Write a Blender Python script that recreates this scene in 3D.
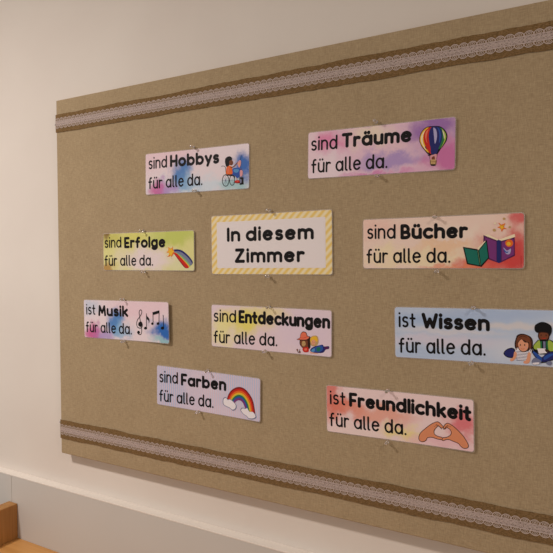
import bpy, bmesh, math, random
from mathutils import Vector, Matrix
random.seed(4)
for o in list(bpy.data.objects): bpy.data.objects.remove(o)
C = bpy.context.scene.collection
PI = math.pi

# ------------------------------------------------------------------ camera, world, lamps' level, exposure
YAW, PITCH, ROLL, CAM_Y = [0.53409, -0.02963, -0.00483, -1.18062]
EYE = 1.62
cam = bpy.data.objects.new('camera', bpy.data.cameras.new('camera')); C.objects.link(cam)
cam.data.sensor_width = 36; cam.data.lens = 36 * 600 / 553; cam.data.clip_start = .02
fw = Vector((-math.sin(YAW), math.cos(YAW), 0)); rt = Vector((math.cos(YAW), math.sin(YAW), 0)); up = Vector((0, 0, 1))
f2 = fw * math.cos(PITCH) + up * math.sin(PITCH); u2 = up * math.cos(PITCH) - fw * math.sin(PITCH)
r3 = rt * math.cos(ROLL) + u2 * math.sin(ROLL); u3 = u2 * math.cos(ROLL) - rt * math.sin(ROLL)
M = Matrix((r3, u3, -f2)).transposed().to_4x4(); M.translation = Vector((0, CAM_Y, EYE)); cam.matrix_world = M
bpy.context.scene.camera = cam

world = bpy.data.worlds.new('world'); bpy.context.scene.world = world; world.use_nodes = True
bg = world.node_tree.nodes['Background']
bg.inputs[0].default_value = (1.0, .9, .84, 1); bg.inputs[1].default_value = .46
LAMP_LEFT, LAMP_RIGHT = 33.5, 12.5            # watts of the two ceiling lamps
LAMP_COLOR_LEFT, LAMP_COLOR_RIGHT = (1.0, .905, .85), (1.0, .84, .72)
vs = bpy.context.scene.view_settings
vs.view_transform = 'Standard'; vs.look = 'None'; vs.exposure = 0.0; vs.gamma = 1.0; vs.use_curve_mapping = False

# ------------------------------------------------------------------ materials
def lin(c): return tuple(((v/255+.055)/1.055)**2.4 if v/255 > .04045 else v/255/12.92 for v in c) + (1,)
MATS = {}
def mat(name, rgb, rough=.7, spec=.3, metal=0, coat=0, trans=0):
    m = bpy.data.materials.new(name); m.use_nodes = True
    b = m.node_tree.nodes['Principled BSDF']
    b.inputs['Base Color'].default_value = rgb if len(rgb) == 4 else lin(rgb)
    b.inputs['Roughness'].default_value = rough; b.inputs['Specular IOR Level'].default_value = spec
    b.inputs['Metallic'].default_value = metal; b.inputs['Coat Weight'].default_value = coat; b.inputs['Coat Roughness'].default_value = .25
    b.inputs['Transmission Weight'].default_value = trans
    MATS[name] = m
    return m
def N(m, t, **k):
    n = m.node_tree.nodes.new(t)
    for a, v in k.items(): setattr(n, a, v)
    return n
def LK(m, a, b): m.node_tree.links.new(a, b)
def noise_color(m, c1, c2, scale, stretch=(1, 1, 1), detail=4, bump=0, bump_scale=None, lo=.35, hi=.65, dist=.001, rough=.5):
    b = m.node_tree.nodes['Principled BSDF']
    tc = N(m, 'ShaderNodeTexCoord'); mp = N(m, 'ShaderNodeMapping'); mp.inputs['Scale'].default_value = stretch
    LK(m, tc.outputs['Object'], mp.inputs[0])
    n = N(m, 'ShaderNodeTexNoise'); n.inputs['Scale'].default_value = scale; n.inputs['Detail'].default_value = detail; n.inputs['Roughness'].default_value = rough
    LK(m, mp.outputs[0], n.inputs['Vector'])
    r = N(m, 'ShaderNodeValToRGB'); r.color_ramp.elements[0].position = lo; r.color_ramp.elements[1].position = hi
    r.color_ramp.elements[0].color = lin(c1); r.color_ramp.elements[1].color = lin(c2)
    LK(m, n.outputs[0], r.inputs[0]); LK(m, r.outputs[0], b.inputs['Base Color'])
    if bump:
        bp = N(m, 'ShaderNodeBump'); bp.inputs['Strength'].default_value = bump; bp.inputs['Distance'].default_value = dist
        n2 = N(m, 'ShaderNodeTexNoise'); n2.inputs['Scale'].default_value = bump_scale or scale; n2.inputs['Detail'].default_value = 3
        LK(m, mp.outputs[0], n2.inputs['Vector']); LK(m, n2.outputs[0], bp.inputs['Height']); LK(m, bp.outputs[0], b.inputs['Normal'])
    return m

plaster = noise_color(mat('plaster', (225, 220, 214), .9, .1), (226, 218, 209), (230, 223, 214), 3, bump=.15, bump_scale=160, dist=.0006)
panel_m = noise_color(mat('panel_paint', (200, 194, 186), .55, .3), (203, 201, 196), (206, 204, 199), 2)
ledge_m = mat('ledge_paint', (236, 230, 222), .5, .3)
floor_m = noise_color(mat('linoleum', (150, 140, 125), .5), (146, 136, 122), (158, 148, 132), 9)
ceil_m = mat('ceiling_paint', (235, 232, 226), .9, .1)

def linen():
    m = mat('linen', (170, 150, 115), .95, .05)
    b = m.node_tree.nodes['Principled BSDF']
    tc = N(m, 'ShaderNodeTexCoord')
    outs = []
    for sc in ((70, 70, 900), (1200, 110, 110)):
        mp = N(m, 'ShaderNodeMapping'); mp.inputs['Scale'].default_value = sc; LK(m, tc.outputs['Object'], mp.inputs[0])
        n = N(m, 'ShaderNodeTexNoise'); n.inputs['Scale'].default_value = 1; n.inputs['Detail'].default_value = 2; LK(m, mp.outputs[0], n.inputs['Vector'])
        outs.append(n.outputs[0])
    mx = N(m, 'ShaderNodeMath', operation='ADD'); LK(m, outs[0], mx.inputs[0]); LK(m, outs[1], mx.inputs[1])
    n3 = N(m, 'ShaderNodeTexNoise'); n3.inputs['Scale'].default_value = 14; n3.inputs['Detail'].default_value = 5; LK(m, tc.outputs['Object'], n3.inputs['Vector'])
    ml = N(m, 'ShaderNodeMath', operation='MULTIPLY'); ml.inputs[1].default_value = .25; LK(m, n3.outputs[0], ml.inputs[0])
    ad = N(m, 'ShaderNodeMath', operation='ADD'); LK(m, mx.outputs[0], ad.inputs[0]); LK(m, ml.outputs[0], ad.inputs[1])
    mr = N(m, 'ShaderNodeMapRange'); mr.inputs[1].default_value = .7; mr.inputs[2].default_value = 1.55; LK(m, ad.outputs[0], mr.inputs[0])
    r = N(m, 'ShaderNodeValToRGB'); r.color_ramp.elements[0].color = lin((152, 132, 103)); r.color_ramp.elements[1].color = lin((192, 172, 139))
    LK(m, mr.outputs[0], r.inputs[0]); LK(m, r.outputs[0], b.inputs['Base Color'])
    bp = N(m, 'ShaderNodeBump'); bp.inputs['Strength'].default_value = .5; bp.inputs['Distance'].default_value = .0006
    LK(m, mx.outputs[0], bp.inputs['Height']); LK(m, bp.outputs[0], b.inputs['Normal'])
    return m
linen_m = linen()
band_m = noise_color(mat('brown_burlap', (112, 88, 56), .95, .05), (104, 82, 53), (144, 116, 80), 1, (350, 350, 900), 3, bump=.6, bump_scale=1, dist=.0008)
lace_m = mat('lace_thread', (208, 192, 184), .9, .1)
def lace_net():
    m = mat('lace_net', (192, 174, 168), .9, .1)
    b = m.node_tree.nodes['Principled BSDF']
    tc = N(m, 'ShaderNodeTexCoord')
    v = N(m, 'ShaderNodeTexVoronoi'); v.inputs['Scale'].default_value = 420; LK(m, tc.outputs['Object'], v.inputs['Vector'])
    mr = N(m, 'ShaderNodeMapRange'); mr.inputs[1].default_value = .25; mr.inputs[2].default_value = .5; mr.inputs[3].default_value = .3; mr.inputs[4].default_value = .95
    LK(m, v.outputs['Distance'], mr.inputs[0]); LK(m, mr.outputs[0], b.inputs['Alpha'])
    return m
net_m = lace_net()
pin_m = mat('clear_plastic', (245, 240, 236), .12, .5, trans=.85); steel_m = mat('pin_steel', (190, 190, 190), .25, .5, 1)
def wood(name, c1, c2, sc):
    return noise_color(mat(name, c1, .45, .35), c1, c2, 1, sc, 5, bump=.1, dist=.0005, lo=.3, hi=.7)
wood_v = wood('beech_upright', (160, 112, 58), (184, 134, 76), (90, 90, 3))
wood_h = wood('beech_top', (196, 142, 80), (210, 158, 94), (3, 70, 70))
for n_, c_ in dict(ink=(14, 11, 13), gold=(240, 190, 50), cream=(250, 235, 200), red=(205, 40, 30), salmon=(235, 120, 90), navy=(38, 42, 110),
                   lilac=(180, 175, 215), blue=(45, 85, 170), green=(40, 120, 70), lime=(170, 195, 80), pink=(225, 160, 165), brown=(125, 70, 45),
                   tan=(200, 165, 110), steel=(125, 130, 160), mint=(130, 180, 130), darkred=(140, 30, 30), orange=(235, 110, 40), plum=(90, 35, 85),
                   violet=(125, 55, 125), teal=(25, 115, 100), skin=(235, 165, 130), darkbrown=(55, 30, 22), sky=(90, 150, 205), white=(245, 240, 245),
                   hand=(228, 148, 108)).items():
    mat('print_' + n_, c_, .55, .2)

def watercolor(name, base, blobs, warp=.85, extra=None):
    """printed wash: base colour with soft, noise-edged splotches; blobs = (u, v, ru, rv, colour, strength), u 0..1 right, v 0..1 down"""
    W, H = CARDS[name]['w'] / 1000, CARDS[name]['h'] / 1000
    m = mat('print_wash_' + name, base, .42, .35, coat=.15)
    b = m.node_tree.nodes['Principled BSDF']
    tc = N(m, 'ShaderNodeTexCoord')
    n = N(m, 'ShaderNodeTexNoise'); n.inputs['Scale'].default_value = 22; n.inputs['Detail'].default_value = 6; n.inputs['Roughness'].default_value = .62
    LK(m, tc.outputs['Object'], n.inputs['Vector'])
    sub = N(m, 'ShaderNodeVectorMath', operation='SUBTRACT'); sub.inputs[1].default_value = (.5, .5, .5); LK(m, n.outputs['Color'], sub.inputs[0])
    scl = N(m, 'ShaderNodeVectorMath', operation='SCALE'); scl.inputs['Scale'].default_value = .1 * warp; LK(m, sub.outputs[0], scl.inputs[0])
    pos = N(m, 'ShaderNodeVectorMath', operation='ADD'); LK(m, tc.outputs['Object'], pos.inputs[0]); LK(m, scl.outputs[0], pos.inputs[1])
    last = None
    for (u, v, ru, rv, col, st) in blobs:
        mp = N(m, 'ShaderNodeMapping')
        cx, cz = (u - .5) * W, (.5 - v) * H; sx, sz = 1 / (ru * W), 1 / (rv * H)
        mp.inputs['Location'].default_value = (-cx * sx, 0, -cz * sz); mp.inputs['Scale'].default_value = (sx, 0, sz)
        LK(m, pos.outputs[0], mp.inputs[0])
        ln = N(m, 'ShaderNodeVectorMath', operation='LENGTH'); LK(m, mp.outputs[0], ln.inputs[0])
        mr = N(m, 'ShaderNodeMapRange', interpolation_type='SMOOTHSTEP'); mr.inputs[1].default_value = 1.15; mr.inputs[2].default_value = .25
        mr.inputs[3].default_value = 0; mr.inputs[4].default_value = st; LK(m, ln.outputs['Value'], mr.inputs[0])
        mx = N(m, 'ShaderNodeMix', data_type='RGBA'); LK(m, mr.outputs[0], mx.inputs[0])
        if last: LK(m, last, mx.inputs[6])
        else: mx.inputs[6].default_value = lin(base)
        mx.inputs[7].default_value = lin(col); last = mx.outputs[2]
    if extra: last = extra(m, tc, last)
    LK(m, last, b.inputs['Base Color'])
    return m
def stripes(period, duty, angle, color, width=.08):
    def f(m, tc, last):
        mp = N(m, 'ShaderNodeMapping'); mp.inputs['Rotation'].default_value = (0, angle, 0); LK(m, tc.outputs['Object'], mp.inputs[0])
        sp = N(m, 'ShaderNodeSeparateXYZ'); LK(m, mp.outputs[0], sp.inputs[0])
        dv = N(m, 'ShaderNodeMath', operation='DIVIDE'); dv.inputs[1].default_value = period; LK(m, sp.outputs[0], dv.inputs[0])
        pp = N(m, 'ShaderNodeMath', operation='PINGPONG'); pp.inputs[1].default_value = .5; LK(m, dv.outputs[0], pp.inputs[0])
        mr = N(m, 'ShaderNodeMapRange'); mr.inputs[1].default_value = duty/2 - width; mr.inputs[2].default_value = duty/2 + width; mr.inputs[3].default_value = 1; mr.inputs[4].default_value = 0
        LK(m, pp.outputs[0], mr.inputs[0])
        mx = N(m, 'ShaderNodeMix', data_type='RGBA'); LK(m, mr.outputs[0], mx.inputs[0])
        if last: LK(m, last, mx.inputs[6])
        mx.inputs[7].default_value = lin(color)
        return mx.outputs[2]
    return f

# ------------------------------------------------------------------ helpers
def link(name, me, mats, parent=None):
    o = bpy.data.objects.new(name, me); C.objects.link(o)
    for m in (mats if isinstance(mats, list) else [mats]): me.materials.append(m)
    if parent: o.parent = parent
    return o
def tag(o, label, cat, group=None):
    o['label'] = label; o['category'] = cat
    if group: o['group'] = group
    return o
def empty(name, loc, roty=0):
    o = bpy.data.objects.new(name, None); C.objects.link(o); o.location = loc; o.rotation_euler = (0, roty, 0); o.empty_display_size = .05
    return o
def box_bm(bm, a, b, bev=0):
    r = bmesh.ops.create_cube(bm, size=1)
    for v in r['verts']:
        v.co = Vector(((a[i] + b[i]) / 2 + v.co[i] * (b[i] - a[i]) for i in range(3)))
    if bev:
        es = list({e for v in r['verts'] for e in v.link_edges})
        bmesh.ops.bevel(bm, geom=es, offset=bev, segments=3, profile=.5, affect='EDGES')
def box(name, a, b, m, parent=None, bev=0, o3=None):
    o3 = o3 or Vector((0, 0, 0)); bm = bmesh.new(); box_bm(bm, Vector(a) - o3, Vector(b) - o3, bev)
    me = bpy.data.meshes.new(name); bm.to_mesh(me); bm.free()
    o = link(name, me, m, parent)
    if not parent: o.location = o3
    return o
def struct(o): o['kind'] = 'structure'; return o
def smooth(pts, closed=True, n=5):
    out = []; L = len(pts)
    for i in range(L if closed else L - 1):
        p0, p1, p2, p3 = [pts[(i + k) % L] if closed else pts[min(max(i + k, 0), L - 1)] for k in (-1, 0, 1, 2)]
        for j in range(n):
            t = j / n
            out.append(tuple(.5 * ((2*b) + (-a + c)*t + (2*a - 5*b + 4*c - d)*t*t + (-a + 3*b - 3*c + d)*t**3) for a, b, c, d in zip(p0, p1, p2, p3)))
    if not closed: out.append(tuple(pts[-1]))
    return out
class Sheet:
    """flat printed shapes in millimetres on a card; every vertex follows the card's slight bend"""
    def __init__(s, curl): s.v = []; s.f = []; s.m = []; s.mats = []; s.curl = curl
    def idx(s, m):
        if m not in s.mats: s.mats.append(m)
        return s.mats.index(m)
    def add(s, pts, lift, m):
        b = len(s.v)
        for x, z in pts: s.v.append((x / 1000, -(s.curl(x / 1000, z / 1000) + lift), z / 1000))
        s.f.append(tuple(range(b, b + len(pts)))); s.m.append(s.idx(m))
    def strip(s, pts, w, lift, m, closed=False, caps=True):
        P = [Vector(p) for p in pts]; L = len(P); l, r = [], []
        for i in range(L):
            if closed: d = P[(i+1) % L] - P[i-1]
            else: d = P[min(i+1, L-1)] - P[max(i-1, 0)]
            d = d.normalized() if d.length > 1e-9 else Vector((1, 0)); n = Vector((-d.y, d.x)) * w / 2
            l.append(P[i] + n); r.append(P[i] - n)
        b = len(s.v); k = s.idx(m)
        for a in l + r: s.v.append((a.x / 1000, -(s.curl(a.x / 1000, a.y / 1000) + lift), a.y / 1000))
        for i in range(L if closed else L - 1):
            j = (i + 1) % L; s.f.append((b + i, b + L + i, b + L + j, b + j)); s.m.append(k)
        if caps and not closed:
            for e, q in ((0, 1), (L-1, L-2)):
                d = (P[e] - P[q]); a0 = math.atan2(d.y, d.x)
                s.add([(P[e].x + w/2*math.cos(a0 + t*PI/8), P[e].y + w/2*math.sin(a0 + t*PI/8)) for t in range(-4, 5)], lift, m)
    def build(s, name, parent):
        me = bpy.data.meshes.new(name); me.from_pydata(s.v, [], s.f)
        o = link(name, me, [MATS[k] for k in s.mats], parent)
        for p_, k in zip(me.polygons, s.m): p_.material_index = k
        bm = bmesh.new(); bm.from_mesh(me)
        for f in bm.faces:
            f.normal_update()
            if f.normal.y > 0: f.normal_flip()
        bmesh.ops.triangulate(bm, faces=[f for f in bm.faces if len(f.verts) > 4])
        bm.to_mesh(me); bm.free()
        return o

# ------------------------------------------------------------------ hand-lettered alphabet: strokes in units of the x-height
def arc(cx, cy, rx, ry, a0, a1, n=14): return [(cx + rx*math.cos(math.radians(a0 + (a1-a0)*i/n)), cy + ry*math.sin(math.radians(a0 + (a1-a0)*i/n))) for i in range(n + 1)]
CAP = 1.34
G = {
 'a': (.80, [arc(.38, .5, .38, .5, 0, 360, 20), [(.78, 1), (.78, .0)]]),
 'b': (.80, [[(0, CAP), (0, 0)], arc(.40, .5, .38, .5, 0, 360, 20)]),
 'c': (.66, [arc(.40, .5, .40, .5, 50, 310, 16)]),
 'd': (.80, [arc(.38, .5, .38, .5, 0, 360, 20), [(.78, CAP), (.78, 0)]]),
 'e': (.76, [[(.02, .52), (.74, .56)] + arc(.38, .5, .37, .5, 8, 318, 18)]),
 'f': (.46, [arc(.36, CAP - .24, .2, .24, 70, 180, 8) + [(.16, .6), (.16, -.02)], [(-.03, .86), (.42, .86)]]),
 'g': (.78, [arc(.38, .5, .37, .5, 0, 360, 20), [(.75, 1), (.75, 0)] + arc(.40, -.08, .35, .32, 0, -150, 10)]),
 'h': (.70, [[(0, CAP), (0, 0)], [(0, .55)] + arc(.34, .62, .34, .38, 160, 0, 10) + [(.68, 0)]]),
 'i': (.0, [[(0, 1), (0, 0)], [(0, CAP - .02), (0, CAP)]]),
 'k': (.62, [[(0, CAP), (0, 0)], [(.58, .98), (.04, .42)], [(.2, .56), (.62, 0)]]),
 'l': (.14, [[(.0, CAP), (.0, .18)] + arc(.14, .16, .14, .16, 180, 270, 5)]),
 'L': (.0, [[(0, CAP), (0, 0)]]),
 'm': (1.16, [[(0, 1), (0, 0)], [(0, .6)] + arc(.29, .66, .29, .34, 160, 0, 10) + [(.58, 0)], [(.58, .6)] + arc(.87, .66, .29, .34, 160, 0, 10) + [(1.16, 0)]]),
 'n': (.66, [[(0, 1), (0, 0)], [(0, .6)] + arc(.33, .64, .33, .36, 160, 0, 10) + [(.66, 0)]]),
 'o': (.78, [arc(.39, .5, .39, .5, 0, 360, 22)]),
 'r': (.46, [[(0, 1), (0, 0)], [(0, .6)] + arc(.3, .6, .3, .38, 165, 60, 8)]),
 's': (.52, [arc(.28, .75, .25, .25, 40, 240, 10) + [(.30, .51)] + arc(.26, .26, .26, .26, 60, -140, 12)]),
 't': (.44, [[(.18, CAP - .08), (.18, .2)] + arc(.36, .2, .18, .2, 180, 280, 6), [(-.03, .88), (.42, .88)]]),
 'u': (.66, [[(0, 1), (0, .4)] + arc(.33, .36, .33, .36, 180, 350, 10), [(.66, 1), (.66, 0)]]),
 'y': (.66, [[(0, 1), (.33, .1)], [(.66, 1), (.22, -.36)]]),
 '.': (.0, [[(0, .0), (0, .03)]]),
 'B': (.66, [[(0, CAP), (0, 0)], [(0, CAP), (.3, CAP)] + arc(.3, 1.0, .28, .34, 90, -90, 8) + [(0, .68)], [(.3, .68)] + arc(.32, .34, .34, .34, 90, -90, 9) + [(0, 0)]]),
 'E': (.56, [[(.56, CAP), (0, CAP)], [(0, CAP), (0, 0)], [(0, 0), (.56, 0)], [(0, .68), (.48, .68)]]),
 'F': (.58, [[(.58, CAP), (0, CAP)], [(0, CAP), (0, 0)], [(0, .66), (.48, .66)]]),
 'H': (.74, [[(0, CAP), (0, 0)], [(.74, CAP), (.74, 0)], [(0, .68), (.74, .68)]]),
 'I': (.0, [[(0, CAP), (0, 0)]]),
 'M': (.92, [[(.0, 0), (.1, CAP)], [(.1, CAP), (.46, .4)], [(.46, .4), (.82, CAP)], [(.82, CAP), (.92, 0)]]),
 'T': (.78, [[(0, CAP), (.78, CAP)], [(.39, CAP), (.39, 0)]]),
 'W': (1.16, [[(0, CAP), (.3, 0)], [(.3, 0), (.58, .95)], [(.58, .95), (.86, 0)], [(.86, 0), (1.16, CAP)]]),
 'Z': (.74, [[(.03, CAP), (.7, CAP)], [(.7, CAP), (0, 0)], [(0, 0), (.74, 0)]]),
}
def dots(g, at): w, s = G[g]; return (w, s + [[(at - .16, CAP - .03), (at - .16, CAP)], [(at + .17, CAP - .03), (at + .17, CAP)]])
G['ü'] = dots('u', .33); G['ä'] = dots('a', .38)
SW = {0: .18, 1: .305, 2: .30}         # stroke weight: plain, bold, title
TR = {0: .18, 1: .09, 2: .12}           # gap between letters
def layout(word, style):
    sw = SW[style]; x = sw / 2; pen = []
    for ch in word:
        if ch == ' ': x += .42; continue
        gl = 'L' if (ch == 'l' and style) else ch
        w, st = G[gl]
        wk = 1.0 if style == 0 else 1.02
        for s_ in st: pen.append([(x + a * wk, b) for a, b in s_])
        x += w * wk + sw + TR[style]
    return pen, x - sw / 2 - TR[style]
def letter(sheet, word, style, x0, z0, x1, z1, xh, lift):
    pen, total = layout(word, style); sw = SW[style]; hw = sw / 2
    kx = (x1 - x0) / total; slope = (z1 - z0) / (x1 - x0)
    for st in pen:
        pts = []
        for a, b in st:
            y = hw + b * (1 - sw) if b <= 1 else hw + (1 - sw) + (b - 1) * 1.0
            X = x0 + a * kx
            pts.append((X, z0 + slope * (X - x0) + y * xh))
        sheet.strip(pts, sw * xh, lift, 'print_ink'); lift += .000006

# ------------------------------------------------------------------ the setting
struct(box('wall_back', (-4.2, 0, 0), (2.6, .12, 2.72), plaster))
struct(box('floor', (-4.2, -4.2, -.08), (2.6, .12, 0), floor_m))
struct(box('ceiling', (-4.2, -4.2, 2.72), (2.6, .12, 2.8), ceil_m))
LZ = .9585
pn = struct(box('wall_panel', (-1.630, -.028, 0), (2.6, -.0005, LZ), panel_m, bev=.0008))
pn2 = struct(box('wall_panel', (-4.2, -.028, 0), (-1.6312, -.0005, LZ), panel_m, bev=.0008))
struct(box('trim_1', (-4.2, -.0285, LZ), (2.6, 0, LZ + .0035), ledge_m, bev=.0008))

# ------------------------------------------------------------------ pinboard
BX0, BX1, BZ0, BZ1 = -1.399, .101, EYE - .5526, EYE + .4474
FY = -.030
board = empty('pinboard', ((BX0 + BX1) / 2, 0, BZ0))
tag(board, 'large pinboard covered in beige linen fabric, hung on the white wall', 'pinboard')
off = Vector(board.location)
bp_ = box('fabric_panel', (BX0, FY, BZ0), (BX1, -.008, BZ1), linen_m, board, bev=.0025, o3=off)
for xx in (BX0 + .25, BX1 - .25):
    box('hanger', (xx - .03, -.008, BZ1 - .16), (xx + .03, -.0003, BZ1 - .1), steel_m, board, .001, off)

def ribbon(zc_l, zc_r, label, wl, seed):
    rnd = random.Random(seed)
    root = empty('lace_ribbon', (BX0, FY, zc_l)); tag(root, label, 'ribbon', 'lace ribbons across the pinboard')
    Lg = BX1 - BX0; n = 300; slope = (zc_r - zc_l) / Lg
    up_ = [0] * (n + 1); dn = [0] * (n + 1); a = b = 0
    for i in range(n + 1):
        a = a * .9 + rnd.uniform(-.0006, .0006); b = b * .9 + rnd.uniform(-.0006, .0006); up_[i] = a; dn[i] = b
    bm = bmesh.new(); rows = []
    for i in range(-8, n + 1):
        t = max(i, 0); x = Lg * t / n; zz = slope * x
        if i < 0: px, py = -.0005, -.0012 + .0026 * (-i - 1)
        else: px, py = x, -.0012
        hw = wl / 2
        r = [bm.verts.new((px, py, zz - hw + dn[t])), bm.verts.new((px, py - (.0004 if i >= 0 else 0), zz - hw * .5)), bm.verts.new((px, py - (.0004 if i >= 0 else 0), zz + hw * .5)), bm.verts.new((px, py, zz + hw + up_[t]))]
        rows.append(r)
    for r, q in zip(rows, rows[1:]):
        for k in range(3): bm.faces.new((r[k], q[k], q[k+1], r[k+1]))
    me = bpy.data.meshes.new('burlap_band'); bm.to_mesh(me); bm.free()
    o = link('burlap_band', me, band_m, root)
    sm = o.modifiers.new('thick', 'SOLIDIFY'); sm.thickness = .0009; sm.offset = 0
    # lace: net strip and scalloped thread edges
    s = Sheet(lambda x, z: .0024)
    half = 14.2; per = 16.2; cnt = int(Lg * 1000 / per) + 1
    lim = Lg * 1000 + .01
    s2 = []
    net = Sheet(lambda x, z: .0022)
    N_ = 300
    for i in range(N_):
        xa, xb = Lg * 1000 * i / N_, Lg * 1000 * (i + 1) / N_; za, zb = slope * xa, slope * xb
        net.add([(xa, za - 6.2), (xb, zb - 6.2), (xb, zb + 6.2), (xa, za + 6.2)], 0, 'lace_net')
    def ln(pts, w, lift=0, closed=False):
        pts = [(min(max(x, -.5), lim), z + slope * x) for x, z in pts]
        s.strip(pts, w, lift, 'lace_thread', closed, caps=False)
    for c in range(cnt):
        x0 = c * per
        if x0 + per > lim + 2: break
        for sg in (-1, 1):
            ln([(x0 + per * k / 12, sg * (8.6 + 5.6 * math.sin(PI * k / 12) ** .6)) for k in range(13)], 1.25, .0001)
            ln([(x0 + per/2 + 4.2 * math.cos(t * PI / 6), sg * 9.6 + 2.5 * math.sin(t * PI / 6)) for t in range(12)], .9, .0002, True)
            ln([(x0 + per * .5 - 1.4, sg * 9.6), (x0 + per * .5 + 1.4, sg * 9.6)], 1.4, .0003)
            ln([(x0, sg * 5.6), (x0, sg * 8.8)], 1.8, .00015)
            ln([(x0 + per * k / 8, sg * (6.2 + .5 * math.cos(2 * PI * k / 8))) for k in range(9)], 1.1, .0004)
            ln([(x0 + per * k / 12, sg * 2.9 * math.sin(2 * PI * k / 12)) for k in range(13)], .8, .0005)
        ln([(x0, 0), (x0 + per, 0)], .8, .0006)
    net.build('lace_net', root); lo = s.build('scalloped_lace', root)
    # loose lace end lapping round the board's left side
    e = Sheet(lambda x, z: 0)
    bm = bmesh.new()
    for j in range(4):
        z0 = -12 + 6.6 * j; w = 3.4
        v = [bm.verts.new((-.0012 - .0006 * (k % 2), -.002 + .0035 * k, (z0 + dz) / 1000)) for k in range(6) for dz in (0, w)]
        for k in range(5): bm.faces.new((v[2*k], v[2*k+2], v[2*k+3], v[2*k+1]))
    me = bpy.data.meshes.new('folded_lace_end'); bm.to_mesh(me); bm.free(); link('folded_lace_end', me, lace_m, root)
    return root
ribbon(EYE + (.4068 + .3582) / 2, EYE + (.4111 + .3601) / 2, 'brown ribbon with pale lace strip along the top of the pinboard', .050, 1)
ribbon(EYE - (.4563 + .5098) / 2, EYE - (.4575 + .5112) / 2, 'brown ribbon with pale lace strip along the bottom of the pinboard', .0525, 2)

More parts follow.
